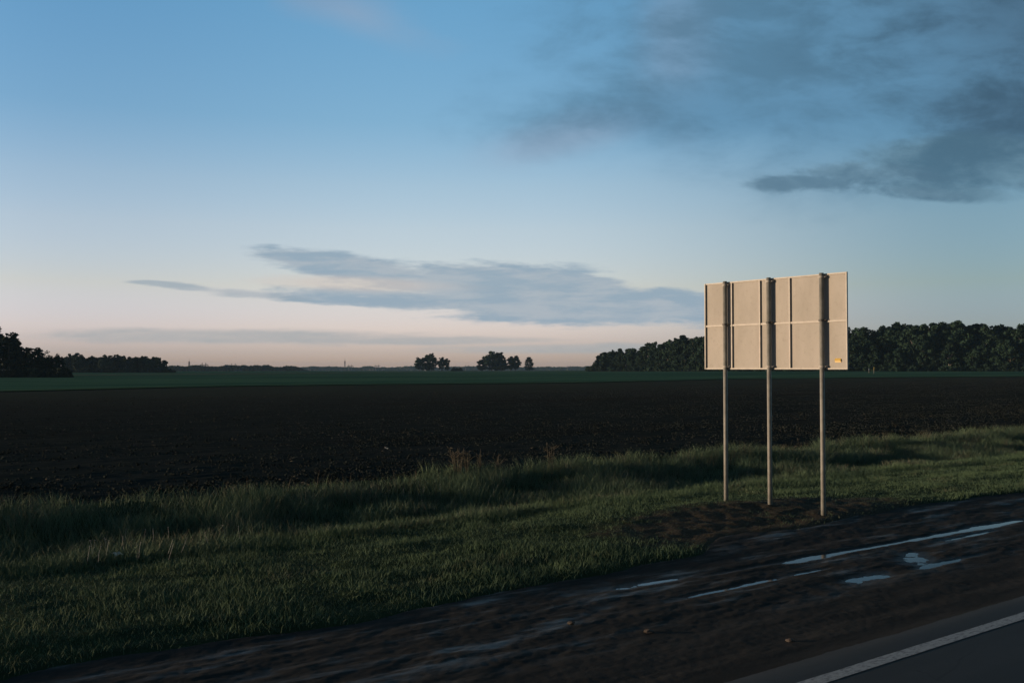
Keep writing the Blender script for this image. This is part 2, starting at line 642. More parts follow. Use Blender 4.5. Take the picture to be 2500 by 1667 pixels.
SOIL, GREEN, FAR, VERGE = m_soil(), m_green(), m_far(), m_verge()
SHOULDER, ASPHALT, PAINT, WATER = m_shoulder(), m_asphalt(), m_paint(), m_water()
DRYSTRIP = m_drygrass('pale_dry_grass', (.17, .175, .135), (.25, .24, .185))
MARGIN = m_drygrass('field_margin_grass', (.075, .150, .098), (.110, .180, .110))
LEAF = m_leaf('leaf_green', (.014, .036, .026), (.024, .054, .034), (.036, .066, .042))
LEAFD = m_leaf('leaf_dark', (.010, .026, .021), (.016, .038, .027), (.024, .046, .032))
BARK = m_plain('grey_bark', (.06, .055, .05), .9, 0, .3, 3)
BIRCH = m_plain('birch_bark', (.30, .29, .27), .85, 0, .35, 1.5)
MOWN = m_blade('mown_grass_blades', (.068, .128, .080), (.092, .160, .088), (.104, .158, .094), (.15, .145, .105), .54, .72)
TALL = m_blade('tall_grass_blades', (.075, .135, .092), (.110, .180, .108), (.125, .175, .110), (.18, .165, .13), .46, .66)
PANEL = m_panel()
POSTM = m_plain('weathered_post_steel', (.215, .225, .215), .6, 0, .2, 7)
GALV = m_plain('galvanised_steel', (.36, .355, .34), .5, .0, .14, 9)
DARKSTEEL = m_plain('dark_steel', (.06, .065, .07), .5, .0, .2, 20)
YELLOW = m_plain('yellow_plastic', (.66, .47, .13), .5, 0, .08, 30)
WHITE = m_plain('white_paint', (.72, .71, .68), .6, 0, .1, 20)
FACE = m_plain('blue_sign_face', (.03, .10, .32), .4, 0, .05, 4)
PYLON = m_plain('grey_pylon_steel', (.10, .10, .105), .7, 0, .1, 2)
REDPAINT = m_plain('faded_red_paint', (.20, .05, .04), .7, 0, .1, 2)
STRAW = m_plain('dry_straw', (.075, .068, .048), .9, 0, .35, 8)
PETAL = m_plain('white_petal', (.42, .42, .41), .7, 0, .08, 30)
STONE = m_plain('pebble_stone', (.075, .062, .055), .85, 0, .35, 25, .3)


# ------------------------------------------------------------------ ground
def grid(name, A, B, pos, mat, smooth=True):
    """A x B parameter grid -> mesh; pos(a, b) -> x, y, z arrays"""
    a, b = np.meshgrid(A, B, indexing='ij')
    x, y, z = pos(a, b)
    v = np.stack((x, y, z), -1).reshape(-1, 3)
    na, nb = len(A), len(B)
    i = (np.arange(na - 1)[:, None] * nb + np.arange(nb - 1)[None, :]).ravel()
    f = np.stack((i, i + nb, i + nb + 1, i + 1), -1)
    # keep normals up
    p = v[f[0]]
    if np.cross(p[1] - p[0], p[2] - p[0])[2] < 0:
        f = f[:, ::-1]
    return mesh_obj(name, v, np.ascontiguousarray(f), mat, smooth=smooth)


def st(o, kind='structure'):
    o['kind'] = kind
    return o


# one sheet under everything, out to the horizon
def p_ground(a, r):
    x, y = r * np.sin(a), r * np.cos(a)
    return x, y, H(x, y) - .15 - .1 * sstep(r, 30, 90)


st(grid('ground', np.linspace(-math.pi, math.pi, 181), np.concatenate(([0.01], np.geomspace(4, 5800, 110))), p_ground, FAR))

# boundary between the ploughed soil and the green crop, read off the photo
BP = [(-500, 964), (0, 957), (500, 945), (950, 939.5), (1450, 934.5), (1800, 926), (2000, 924), (2500, 920), (2900, 918)]
bs, bn = [], []
for p in BP:
    s_, n_ = sn(*ground(*p)); bs.append(s_); bn.append(n_)
bk = np.array(bs) / np.array(bn)            # slope s/n of each ray
order = np.argsort(bk)
bk, bnn = bk[order], np.array(bn)[order]


def nb_of(k):
    return np.interp(k, bk, bnn)


N_SOIL = 20.5
KS = np.concatenate((np.linspace(-1.2, 0, 40, endpoint=False), np.linspace(0, 2.4, 330), np.linspace(2.45, 5, 40)))


def p_soil(k, q):
    n = N_SOIL + (nb_of(k) - N_SOIL) * q
    edge = sstep(1 - q, 0, .05) * 0 + 1
    n = n + .35 * fbm(k * n * .25, 7.7) * (q < .02)
    s = k * n
    x, y = xy(s, n)
    z = H(x, y)
    near = 1 - sstep(n, 45, 100)
    rows = np.sin(n * 2 * math.pi / .62 + .8 * fbm(s * .05, n * .03)) * .006 + .016 * fbm(s * .04, n * 1.1, 3)
    z = z + edge * near * (rows + .010 * fbm(s * .8, n * 1.2, 3) + .026 * fbm(s * 4.3, n * 5.3, 4))
    z = z + .03 * fbm(s * .1, n * .3, 3)
    return x, y, z


q1 = np.linspace(0, 1, 420) ** 1.7
st(grid('ploughed_field', KS, q1, p_soil, SOIL))


def r_crest(k):
    return 960.0


def p_green(k, q):
    n0 = nb_of(k)
    n1 = 960 / np.sqrt(1 + k * k)
    n = n0 * (n1 / n0) ** q
    s = k * n
    x, y = xy(s, n)
    z = H(x, y) + .03 * sstep(q, 0, .02) + .05 * fbm(s * .05, n * .1, 3)
    return x, y, z


st(grid('green_field', np.linspace(-1.2, 5, 200), np.linspace(0, 1, 160), p_green, GREEN))


def strip(name, pts, halfw, mat, lift):
    """narrow strip of ground along a polyline of photo-read points"""
    P = np.array([ground(*p) for p in pts])
    t = np.linspace(0, len(P) - 1, 160)
    cx = np.interp(t, range(len(P)), P[:, 0]); cy = np.interp(t, range(len(P)), P[:, 1])
    r = np.hypot(cx, cy)
    W = np.linspace(-1, 1, 7)

    def pos(a, b):
        i = a.astype(int)
        hw = halfw * (1 + .5 * fbm(i * .21, 3.3 + 0 * i)) * (r[i] / 500)
        rr = r[i] + b * hw * 8
        x, y = cx[i] / r[i] * rr, cy[i] / r[i] * rr
        return x, y, H(x, y) + lift
    return st(grid(name, np.arange(160), W, pos, mat))


strip('field_track', [(-300, 918.5), (160, 917), (480, 914), (700, 912), (950, 909.5)], 1.7, DRYSTRIP, .16)
strip('dry_grass_edge', [(940, 909.0), (1100, 907.3), (1300, 906.8), (1460, 907.2), (1720, 907.0)], 1.6, DRYSTRIP, .18)

strip('grass_margin', [(x_, y_ - 1.2) for x_, y_ in BP], 1.1, MARGIN, .12)

# road
def p_road(s, n):
    n = n + (.05 * fbm(s * 1.3, 6.6 + 0 * s, 4) + .02 * fbm(s * 9, 1.6 + 0 * s, 3)) * sstep(n, 5.0, 5.5)
    x, y = xy(s, n)
    return x, y, H(x, y) - .008 * sstep(n, 5.4, 5.6)


S_r = np.concatenate((np.linspace(-60, 0, 60, endpoint=False), np.linspace(0, 25, 700, endpoint=False), np.linspace(25, 120, 100)))
st(grid('road', S_r, np.concatenate((np.linspace(-9, 5, 20, endpoint=False), np.linspace(5, 5.57, 6))), p_road, ASPHALT))


def p_line(n0, w):
    def f(s, q):
        n = n0 + w * (q - .5) + .006 * fbm(s * 4, q * 3 + n0, 3)
        x, y = xy(s, n)
        return x, y, H(x, y) + .004
    return f


st(grid('road_edge_line', np.linspace(-60, 120, 900), np.linspace(0, 1, 4), p_line(5.06, .15), PAINT))

# shoulder with shallow wheel ruts that hold water
BASEZ = -.075
PUD = []      # (px, py, half length along road, half width) of each hollow


def hollow(px, py, ls, wn, depth, skew=0.0):
    s_, n_ = sn(*ground(px, py))
    PUD.append((s_, n_, ls, wn, depth, skew))


hollow(2415, 1282, 1.5, .11, .036, -.03)
hollow(2230, 1315, 1.2, .08, .030, -.03)
hollow(2060, 1345, .8, .09, .030, -.04)
hollow(1960, 1363, .55, .10, .032, 0)
hollow(1800, 1390, .7, .07, .024, 0)
hollow(1480, 1436, 1.1, .13, .018, 0)
hollow(1640, 1412, .8, .08, .019, 0)
hollow(1750, 1440, .75, .06, .025, 0)
hollow(1860, 1417, .35, .05, .028, 0)
hollow(1975, 1394, .4, .05, .024, 0)
hollow(2112, 1409, .62, .20, .027, .05)
hollow(2235, 1362, .55, .30, .034, .35)
hollow(2320, 1368, .75, .06, .024, 0)
hollow(2370, 1305, .9, .05, .022, 0)


def shoulder_detail(s, n):
    z = .008 * fbm(s * .9, n * 2.2, 3) + (.004 + .008 * sstep(n, 6.7, 7.1)) * fbm(s * 3.5, n * 7, 4) + .004 * fbm(s * 19, n * 21, 2)
    z = z + .003 * np.sin(n * 5.2 + 1.5 * fbm(s * .2, n * .1))
    for (s0, n0, ls, wn, dp, sk) in PUD:
        ds = s - s0
        dn = n - n0 - sk * ds
        z = z - dp * np.exp(-((ds / ls) ** 2) ** 1.4 - ((dn / (wn * 1.15)) ** 2))
    return z


def edge_n(s):
    return 9.35 + .55 * fbm(s * .35, 4.4 + 0 * s, 4) + .15 * sstep(s, 9, 13) * 6 * (sstep(s, 9, 12) - sstep(s, 40, 50))


def p_sh(s, q):
    n = 5.44 + (10.6 - 5.44) * q
    x, y = xy(s, n)
    near = sstep(n, 5.62, 6.0)
    d = shoulder_detail(s, n)
    z = H(x, y)
    z = z + d * near - .014 * (1 - near) - .03 * (1 - sstep(n, 5.44, 5.5)) - .12 * sstep(n, edge_n(s) + .05, edge_n(s) + .45)
    return x, y, z


S_sh = np.concatenate((np.linspace(-30, 1, 120, endpoint=False), np.linspace(1, 24, 900, endpoint=False), np.linspace(24, 90, 200)))
st(grid('road_shoulder', S_sh, np.linspace(0, 1, 210), p_sh, SHOULDER))

# water: one level sheet per hollow, its shore cut by the ground itself
for (s0, n0, ls, wn, dp, sk) in PUD:
    ang = np.linspace(0, 2 * math.pi, 40, endpoint=False)
    L, Wd = ls * 1.35, wn * 1.9
    ss = s0 + L * np.cos(ang)
    nn = n0 + Wd * np.sin(ang) + sk * L * np.cos(ang)
    zc = float(H(*xy(s0, n0)))
    x, y = xy(ss, nn)
    v = [(*xy(s0, n0), zc - .0215)] + [(a, b, zc - .0215) for a, b in zip(x, y)]
    f = [(0, 1 + i, 1 + (i + 1) % 40) for i in range(40)]
    st(mesh_obj('puddle', v, f, WATER))


# mown verge, ditch and its banks
def verge_detail(s, n):
    z = .05 * fbm(s * .5, n * .9, 4) + .03 * fbm(s * 2.1, n * 2.6, 3)
    mound = np.exp(-((n - 11.3) / 2.0) ** 2 - ((s - 14.2) / 4.0) ** 2)
    z = z + mound * (.025 * fbm(s * 2.6, n * 3.1, 4) + .03 * fbm(s * 7.6, n * 8.1, 3))
    return z


def p_verge(s, q):
    n = 8.6 + (21.8 - 8.6) * q
    x, y = xy(s, n)
    e = edge_n(s)
    z = H(x, y) + verge_detail(s, n) * sstep(n, e, e + .6) + .05 * (sstep(n, e - .08, e + .35) - .5) \
        - .15 * (1 - sstep(n, e - .5, e)) - .16 * sstep(n, 20.6, 21.6)
    return x, y, z


S_v = np.concatenate((np.linspace(-40, -3, 80, endpoint=False), np.linspace(-3, 50, 700, endpoint=False), np.linspace(50, 140, 200)))
st(grid('grass_verge', S_v, np.linspace(0, 1, 190), p_verge, VERGE))


# ------------------------------------------------------------------ loose clods on the ploughed soil
def clods(name, k, n0, n1, pw, r0, r1, mat, flat):
    n = n0 + (n1 - n0) * rng.random(k) ** pw
    s = n * (-.05 + 2.45 * rng.random(k))
    keep = rng.random(k) < .55 + 1.2 * fbm(s * .25, n * .9, 4)
    s, n = s[keep], n[keep]; k = len(s)
    x, y = xy(s, n)
    r = r0 + (r1 - r0) * rng.random(k) ** 3
    base = np.array([(1, 0, 0), (0, 1, 0), (-1, 0, 0), (0, -1, 0), (0, 0, 1), (0, 0, -1)], float)
    V = base[None] * (r[:, None, None] * (.65 + .7 * rng.random((k, 6, 1))))
    V[:, :, 2] *= flat
    a = rng.random(k) * 6.283
    ca, sa = np.cos(a)[:, None], np.sin(a)[:, None]
    X_, Y_ = V[:, :, 0] * ca - V[:, :, 1] * sa, V[:, :, 0] * sa + V[:, :, 1] * ca
    V[:, :, 0], V[:, :, 1] = X_ + x[:, None], Y_ + y[:, None]
    V[:, :, 2] += (H(x, y) + .012)[:, None] + r[:, None] * flat * .3
    f = np.array([(0, 1, 4), (1, 2, 4), (2, 3, 4), (3, 0, 4), (1, 0, 5), (2, 1, 5), (3, 2, 5), (0, 3, 5)])
    Fc = (np.arange(k)[:, None, None] * 6 + f[None]).reshape(-1, 3)
    return mesh_obj(name, V.reshape(-1, 3), Fc, mat)


CLOD = m_plain('clod_earth', (.027, .034, .033), 1.0, 0, .5, .6)
CLOD.node_tree.nodes['Principled BSDF'].inputs['Specular IOR Level'].default_value = 0
tag(clods('soil_clods', 120000, 20.9, 95, 1.5, .02, .058, CLOD, .7), 'loose dark clods lying over the ploughed field', 'soil', kind='stuff')
tag(clods('straw_bits', 6000, 21, 110, 1.3, .03, .08, STRAW, .25), 'pale bits of old straw scattered over the ploughed field', 'straw', kind='stuff')


# ------------------------------------------------------------------ grass (nobody could count it)
def blades(name, s, n, h, w, lean, mat, z0=None):
    k = len(s)
    x, y = xy(s, n)
    if z0 is None:
        z0 = H(x, y) + verge_detail(s, n) - .02
    az = rng.random(k) * 2 * math.pi
    ca, sa = np.cos(az), np.sin(az)
    la = rng.random(k) * 2 * math.pi
    lx, ly = np.cos(la) * lean * h, np.sin(la) * lean * h
    V = np.empty((k, 5, 3), np.float32)
    for i, (t, ww, lf) in enumerate(((0, -1, 0), (0, 1, 0), (.55, .75, .35), (.55, -.75, .35), (1, 0, 1))):
        V[:, i, 0] = x + ca * w * .5 * ww + lx * lf
        V[:, i, 1] = y + sa * w * .5 * ww + ly * lf
        V[:, i, 2] = z0 + h * t * (1 - .25 * lean * lf)
    b = np.arange(k)[:, None] * 5
    me = bpy.data.meshes.new(name)
    me.vertices.add(k * 5)
    me.vertices.foreach_set('co', V.ravel())
    idx = np.concatenate((b + np.array([[0, 1, 2, 3]]), b + np.array([[3, 2, 4]])), 1).astype(np.int32)
    me.loops.add(k * 7)
    me.loops.foreach_set('vertex_index', idx.ravel())
    me.polygons.add(k * 2)
    stt = (np.arange(k)[:, None] * 7 + np.array([[0, 4]])).astype(np.int32)
    me.polygons.foreach_set('loop_start', stt.ravel())
    me.polygons.foreach_set('loop_total', np.tile(np.array([4, 3], np.int32), k))
    me.update(calc_edges=True)
    me.materials.append(mat)
    o = bpy.data.objects.new(name, me)
    COL.objects.link(o)
    return o


def mound_w(s, n):
    return np.exp(-(((n - 11.0) / 1.9) ** 2) ** 1.5 - (((s - 14.6) / 4.2) ** 2) ** 1.5)


# short mown grass
k = 620000
s = rng.random(k) ** .9 * 62 - 6
n = 8.9 + rng.random(k) * 6.7
keep = (n > edge_n(s) + .05 + .25 * rng.random(k)) & (s > .0 * n - 6) & (s < 3.2 * n + 4)
cl = fbm(s * .9, n * 1.3, 4)
bare = sstep(fbm(s * 1.3 + 31, n * 2.1 + 5, 4), .12, .35) * .3
keep &= rng.random(k) > np.clip(mound_w(s, n) * 1.08 - .06 + .35 * cl, 0, .82)
keep &= rng.random(k) > bare
s, n, cl = s[keep], n[keep], cl[keep]
k = len(s)
h = (.05 + .065 * rng.random(k)) * (1 + 1.1 * np.clip(cl + .15, 0, 1)) * (1 + .9 * sstep(n, 14.0, 15.4)) * (1 - .4 * mound_w(s, n))
o = blades('mown_grass', s, n, h, .0045 + .004 * rng.random(k), .25 + .5 * rng.random(k), MOWN)
tag(o, 'short mown green grass on the strip beside the dirt shoulder', 'grass', kind='stuff')

# taller ditch grass
k = 360000
s = rng.random(k) ** .85 * 75 - 8
n = 14.7 + rng.random(k) * 6.3
far_edge = 20.55 + .7 * fbm(s * .5, 2.2 + 0 * s, 4)
keep = (n < far_edge) & (n > 14.9 + .8 * fbm(s * .4, 8.8 + 0 * s, 3)) & (s < 3.0 * n + 6)
cl = fbm(s * .7, n * 1.0, 4)
keep &= rng.random(k) < .75 + .9 * cl
s, n, cl = s[keep], n[keep], cl[keep]
k = len(s)
h = (.16 + .22 * rng.random(k)) * (1 + .9 * cl) * (.65 + .5 * sstep(n, 15.0, 18.6))
o = blades('ditch_grass', s, n, h, .006 + .005 * rng.random(k), .25 + .5 * rng.random(k), TALL)
tag(o, 'taller dark grass filling the ditch and its bank below the ploughed field', 'grass', kind='stuff')

# pale seed stalks along the bank
k = 2600
s = rng.random(k) * 70 - 8
n = 18.2 + rng.random(k) * 2.4
keep = rng.random(k) < sstep(fbm(s * .35 + 3, n * .2, 4), -.15, .5)
s, n = s[keep], n[keep]
o = blades('seed_stalks', s, n, .30 + .28 * rng.random(len(s)), .006 + .004 * rng.random(len(s)), .12 + .25 * rng.random(len(s)), STRAW)
tag(o, 'thin dry seed stalks rising out of the ditch bank grass', 'grass', kind='stuff')


def gz(px, py):
    x, y = ground(px, py)
    s_, n_ = sn(x, y)
    z = float(H(x, y))
    if 9.3 < n_ < 20.6:
        z += float(verge_detail(s_, n_))
    return x, y, z


# ------------------------------------------------------------------ dry weeds, flowers, litter, stones
def dry_weed(px, py, spread, count, label):
    a, b = ray(px, py)
    t = 20.35 / (a * N[0] + N[1])
    x, y = a * t, t
    s_, n_ = sn(x, y)
    z = float(H(x, y)) + float(verge_detail(s_, n_))
    hgt = CAMZ + b * t - z
    m = MB()
    rr = random.Random(int(px))
    for i in range(count):
        a = rr.random() * 6.28; q = spread * rr.random()
        bx, by = .25 * q * math.cos(a), .25 * q * math.sin(a)
        tx, ty = q * math.cos(a), q * math.sin(a)
        hh = hgt * (.55 + .45 * rr.random())
        m.tube([(bx, by, -.05), ((bx + tx) / 2, (by + ty) / 2, hh * .55), (tx, ty, hh)], [.008, .006, .003], 4)
        for j in range(4):
            t = .35 + .65 * rr.random()
            cx, cy, cz = bx + (tx - bx) * t, by + (ty - by) * t, hh * t
            b = rr.random() * 6.28; l = .06 + .12 * rr.random()
            m.tube([(cx, cy, cz), (cx + l * math.cos(b), cy + l * math.sin(b), cz + l * .7)], [.003, .008], 4)
    o = m.build('dry_weed', STRAW)
    o.location = (x, y, z)
    tag(o, label, 'weed', 'dry weeds on the field edge')


dry_weed(1118, 1086, .25, 14, 'tall dry brown weed clump on the ditch bank, the larger one left of centre')
dry_weed(1144, 1094, .20, 9, 'dry reddish weed stalks just right of the largest weed clump on the bank')
dry_weed(1173, 1090, .14, 7, 'slim pale dry weed with a thick head on the bank')
dry_weed(1212, 1104, .18, 6, 'low dry weed to the right of the slim pale one')
dry_weed(1343, 1075, .16, 7, 'two tall thin dry stalks standing apart on the bank nearer the sign')

fl = MB()
for i in range(6):
    a = i / 6 * 6.283
    fl.add([(0, 0, 0), (.009 * math.cos(a - .45), .009 * math.sin(a - .45), .006), (.016 * math.cos(a), .016 * math.sin(a), .004), (.009 * math.cos(a + .45), .009 * math.sin(a + .45), .006)], [(0, 1, 2, 3)])
fl.tube([(0, 0, -.22), (.01, 0, -.1), (0, 0, -.002)], [.0015, .0015, .0015], 4)
flower0 = fl.build('white_wildflower', PETAL)
spots = [(308, 1291), (355, 1294), (373, 1293), (220, 1320), (232, 1320), (255, 1313), (258, 1320), (265, 1321), (219, 1331), (246, 1331), (344, 1322), (334, 1329), (422, 1316), (423, 1330), (456, 1313), (500, 1300), (543, 1285), (582, 1285), (410, 1290), (300, 1308)]
spots2 = [(1022, 1173), (1036, 1185), (1075, 1179), (1074, 1191), (1144, 1193), (1123, 1200), (1170, 1188), (1205, 1194), (1207, 1180), (1216, 1182), (1228, 1171), (1198, 1209), (1030, 1222), (950, 1195), (985, 1192), (935, 1182)]
for i, (px, py) in enumerate(spots + spots2):
    o = flower0 if i == 0 else flower0.copy()
    if i:
        COL.objects.link(o)
    x, y = ground(px, py, .33)
    s_, n_ = sn(x, y)
    o.location = (x, y, float(H(x, y)) + float(verge_detail(s_, n_)) + .33)
    o.rotation_euler = (random.uniform(.1, .4), random.uniform(-.2, .2), random.random() * 6)
    o.scale = (1.0, 1.0, 1.0)
    if i < len(spots):
        tag(o, 'tiny white wildflower in the dark ditch grass towards the left of the photo', 'flower', 'white wildflowers in the left stretch of ditch grass')
    else:
        tag(o, 'tiny white wildflower in the bank grass below the tall dry weeds', 'flower', 'white wildflowers below the dry weeds')


def scrap(px, py, size, label):
    x, y, z = gz(px, py)
    rr = random.Random(int(px) + 1)
    v, f = [], []
    for j in range(5):
        for i in range(6):
            v.append(((i / 5 - .5) * size * 1.6 + rr.uniform(-.1, .1) * size, (j / 4 - .5) * size + rr.uniform(-.1, .1) * size, rr.uniform(.1, .45) * size))
    for j in range(4):
        for i in range(5):
            f.append((j * 6 + i, j * 6 + i + 1, j * 6 + i + 7, j * 6 + i + 6))
    o = mesh_obj('litter', v, f, WHITE)
    md = o.modifiers.new('thickness', 'SOLIDIFY'); md.thickness = .003
    o.location = (x, y, z + .10)
    o.rotation_euler = (.35, 0, rr.random() * 3)
    tag(o, label, 'litter')


scrap(286, 1372, .09, 'crumpled white scrap lying in the mown grass beside the ditch')
scrap(943, 1103, .10, 'small white scrap lying out on the ploughed soil')

for px, py, r_, lab in ((1583, 1543, .035, 'small pinkish stone on the dirt shoulder, the middle one of three'),
                        (1394, 1523, .03, 'small brown stone on the dirt shoulder below the left puddle'),
                        (1928, 1566, .03, 'small reddish stone near the edge of the asphalt')):
    import bmesh
    bm = bmesh.new()
    bmesh.ops.create_icosphere(bm, subdivisions=2, radius=r_)
    rr = random.Random(px)
    for q in bm.verts:
        q.co *= 1 + rr.uniform(-.16, .16)
        q.co.z *= .6; q.co.x *= 1.4
    me = bpy.data.meshes.new('stone'); bm.to_mesh(me); bm.free()
    me.materials.append(STONE)
    o = bpy.data.objects.new('stone', me); COL.objects.link(o)
    x, y = ground(px, py); s_, n_ = sn(x, y)
    o.location = (x, y, float(H(x, y)) + float(shoulder_detail(s_, n_)) + r_ * .35)
    tag(o, lab, 'stone', 'stones on the dirt shoulder')


# ------------------------------------------------------------------ the road sign, seen from behind
Pn = np.array((0.62, -0.785)); Pn /= np.linalg.norm(Pn)      # along the panel, to the right and nearer
Dn = np.array((-Pn[1], Pn[0]))                               # away from us, along the road
Q1 = np.array((4.198, 19.56))                                # foot of the left post
RAD = .042
ZB = {}


def on_plane(px, py, off):
    """(w, z) where the pixel's ray meets the plane off metres beyond the post line"""
    a, b = ray(px, py)
    o = Q1 + Dn * off
    # a*t = o.x + w*P.x ; t = o.y + w*P.y
    w = (a * o[1] - o[0]) / (Pn[0] - a * Pn[1])
    t = o[1] + w * Pn[1]
    return w, CAMZ + b * t


def P3(w, off, z):
    q = Q1 + Pn * w + Dn * off
    return np.array((q[0], q[1], z))


sign = thing('road_sign', 'large blank back of a road sign on three steel posts at the roadside', 'road sign', (*P3(1.03, 0, 0)[:2], 0))
SO = np.array(sign.location)
p3, d3 = np.array((*Pn, 0)), np.array((*Dn, 0))
up = np.array((0, 0, 1.0))


def rel(q):
    return np.array(q) - SO


OFF = RAD + .027               # back face of the sheet behind the posts
wl, zt1 = on_plane(1720, 693, OFF - .026)
wr, zt2 = on_plane(2067.5, 663.8, OFF - .026)
_, zb1 = on_plane(1720, 901.5, OFF - .026)
_, zb2 = on_plane(2067.5, 901.5, OFF - .026)
zt, zb = (zt1 + zt2) / 2, (zb1 + zb2) / 2
wc, zc = (wl + wr) / 2, (zt + zb) / 2
hw, hz = (wr - wl) / 2, (zt - zb) / 2
m = MB(); m.box(rel(P3(wc, OFF + .003, zc)), p3 * (hw - .004), d3 * .003, up * (hz - .004))
m.build('sign_panel', PANEL, sign)
m = MB(); m.box(rel(P3(wc, OFF + .008, zc)), p3 * (hw - .012), d3 * .0015, up * (hz - .012))
m.build('sign_face', FACE, sign)
# rim of angle profiles
m = MB()
rd = .026 / 2
m.box(rel(P3(wl + .012, OFF - .017, zc)), p3 * .011, d3 * .017, up * hz)
m.box(rel(P3(wr - .012, OFF - .017, zc)), p3 * .011, d3 * .017, up * hz)
m.box(rel(P3(wc, OFF - rd, zt - .013)), p3 * (hw - .024), d3 * (rd - .002), up * .013)
m.box(rel(P3(wc, OFF - rd, zb + .013)), p3 * (hw - .024), d3 * (rd - .002), up * .013)
m.build('rim', GALV, sign)
# vertical stiffeners
for px in (1786, 1854.5, 1927.5):
    w, _ = on_plane(px, 800, OFF - .03)
    m = MB(); m.box(rel(P3(w, OFF - .0165, zc)), p3 * .0125, d3 * .0165, up * (hz - .028))
    m.build('stiffener', GALV, sign)
# cross rail
_, zr1 = on_plane(1722, 795.5, OFF - .03)
_, zr2 = on_plane(2060, 784, OFF - .03)
zr = (zr1 + zr2) / 2
m = MB(); m.box(rel(P3(wc, OFF - .0125, zr)), p3 * (hw - .026), d3 * .0125, up * .017)
m.build('cross_rail', GALV, sign)
# posts and their clamps
for px, py in ((1771.5, 1222), (1878.5, 1237), (2008, 1258)):
    w, _ = on_plane(px, 1000, 0)
    b = P3(w, 0, 0)
    z0 = float(H(b[0], b[1]))
    m = MB()
    m.tube([rel((b[0], b[1], z0 - .4)), rel((b[0], b[1], z0 + 1)), rel((b[0], b[1], zt + .012))], RAD, 20)
    post = m.build('post', POSTM, sign, smooth=True)
    for zq in (zr + .02, zb + .05, zt - .06):
        m = MB()
        ring = [rel(P3(w + (RAD + .007) * math.cos(q), (RAD + .007) * math.sin(q), zq)) for q in np.linspace(math.pi, 2 * math.pi, 9)]
        for a_, b_ in zip(ring[:-1], ring[1:]):
            c_ = (a_ + b_) / 2; t_ = (b_ - a_) / 2
            nn_ = np.cross(t_, up); nn_ /= np.linalg.norm(nn_)
            m.box(c_, t_ * 1.04, nn_ * .0035, up * .019)
        for sg in (-1, 1):
            m.box(rel(P3(w + sg * (RAD + .022), OFF - .040, zq)), p3 * .022, d3 * .004, up * .019)
            m.box(rel(P3(w + sg * (RAD + .004), (OFF - .044) / 2, zq)), p3 * .0035, d3 * (OFF - .044) / 2, up * .0185)
            m.tube([rel(P3(w + sg * (RAD + .026), OFF - .070, zq)), rel(P3(w + sg * (RAD + .026), OFF - .042, zq))], .008, 8)
        m.build('clamp', DARKSTEEL if zq == zr + .02 else GALV, post)
# small yellow tag fixed to the sheet
w, z = on_plane(2046.5, 880, OFF)
m = MB()
vs = []
for sx in (-1, 1):
    for o_, dz in ((OFF - .001, .040), (OFF - .030, .000), (OFF - .030, -.006), (OFF - .010, -.010), (OFF - .010, -.032), (OFF - .001, -.032)):
        vs.append(rel(P3(w + sx * .060, o_, z + dz)))
m.add(vs, [(0, 1, 2, 3, 4, 5), (11, 10, 9, 8, 7, 6)] + [(k_, k_ + 6, (k_ + 1) % 6 + 6, (k_ + 1) % 6) for k_ in range(6)])
m.build('yellow_tag', YELLOW, sign)


# ------------------------------------------------------------------ pipeline marker posts out in the field
def marker(px, py_base, py_top, label, plate):
    x, y = ground(px, py_base)
    z = float(H(x, y))
    hgt = (py_base - py_top) / F * y
    t = thing('marker_post', label, 'marker post', (x, y, z), 'marker posts at the far field edge')
    r_ = .055
    m = MB(); m.tube([(0, 0, -.3), (0, 0, hgt * .5)], r_ * 1.3, 10); m.build('post', m_post, t, smooth=True)
    if plate:
        m = MB(); m.tube([(0, 0, hgt * .5), (0, 0, hgt * .99)], r_, 10); m.build('post_top', YELLOW, t, smooth=True)
        m = MB(); m.box((.09, -.08, hgt * .86), (.24, 0, 0), (0, .012, 0), (0, 0, .19)); m.build('plate', YELLOW, t)
    else:
        m = MB(); m.box((-.13, -.06, hgt * .78), (.085, 0, 0), (0, .02, 0), (0, 0, .27)); m.build('plate', WHITE, t)
        m = MB(); m.box((.15, -.06, hgt * .78), (.11, 0, 0), (0, .02, 0), (0, 0, .27)); m.build('plate', m_grey, t)
        m = MB(); m.tube([(0, 0, hgt * .5), (0, 0, hgt)], r_, 10); m.build('post_top', m_post, t, smooth=True)


m_post = m_plain('concrete_post', (.22, .22, .21), .9, 0, .2, 6)
m_grey = m_plain('grey_plate_paint', (.42, .41, .39), .7, 0, .1, 6)
marker(2121.5, 910.8, 899.5, 'low marker post with two small white plates in front of the dark wood', False)
marker(2133.5, 911.5, 895, 'taller marker post with a yellow plate in front of the dark wood', True)


# ------------------------------------------------------------------ trees
def leaf_cloud(centres, radii, count, size, rr):
    """many small leaf-sprays around clump centres"""
    C = np.asarray(centres); Rr = np.asarray(radii)
    wgt = Rr ** 2; wgt = wgt / wgt.sum()
    i = rr.choice(len(C), count, p=wgt)
    d = rr.normal(size=(count, 3)); d /= np.linalg.norm(d, axis=1)[:, None]
    q = C[i] + d * (Rr[i] * (.55 + .5 * rr.random(count) ** .7))[:, None] * np.array((1, 1, .85))
    a = rr.normal(size=(count, 3)); a /= np.linalg.norm(a, axis=1)[:, None]
    b = np.cross(a, d + .6 * rr.normal(size=(count, 3))); b /= np.linalg.norm(b, axis=1)[:, None] + 1e-9
    sz = size * (.55 + .9 * rr.random(count))[:, None]
    a, b = a * sz, b * sz * .62
    V = np.stack((q - a, q - .2 * a - b, q + a, q + .15 * a + b), 1).reshape(-1, 3)
    Fc = np.arange(count * 4).reshape(-1, 4)
    return V, Fc


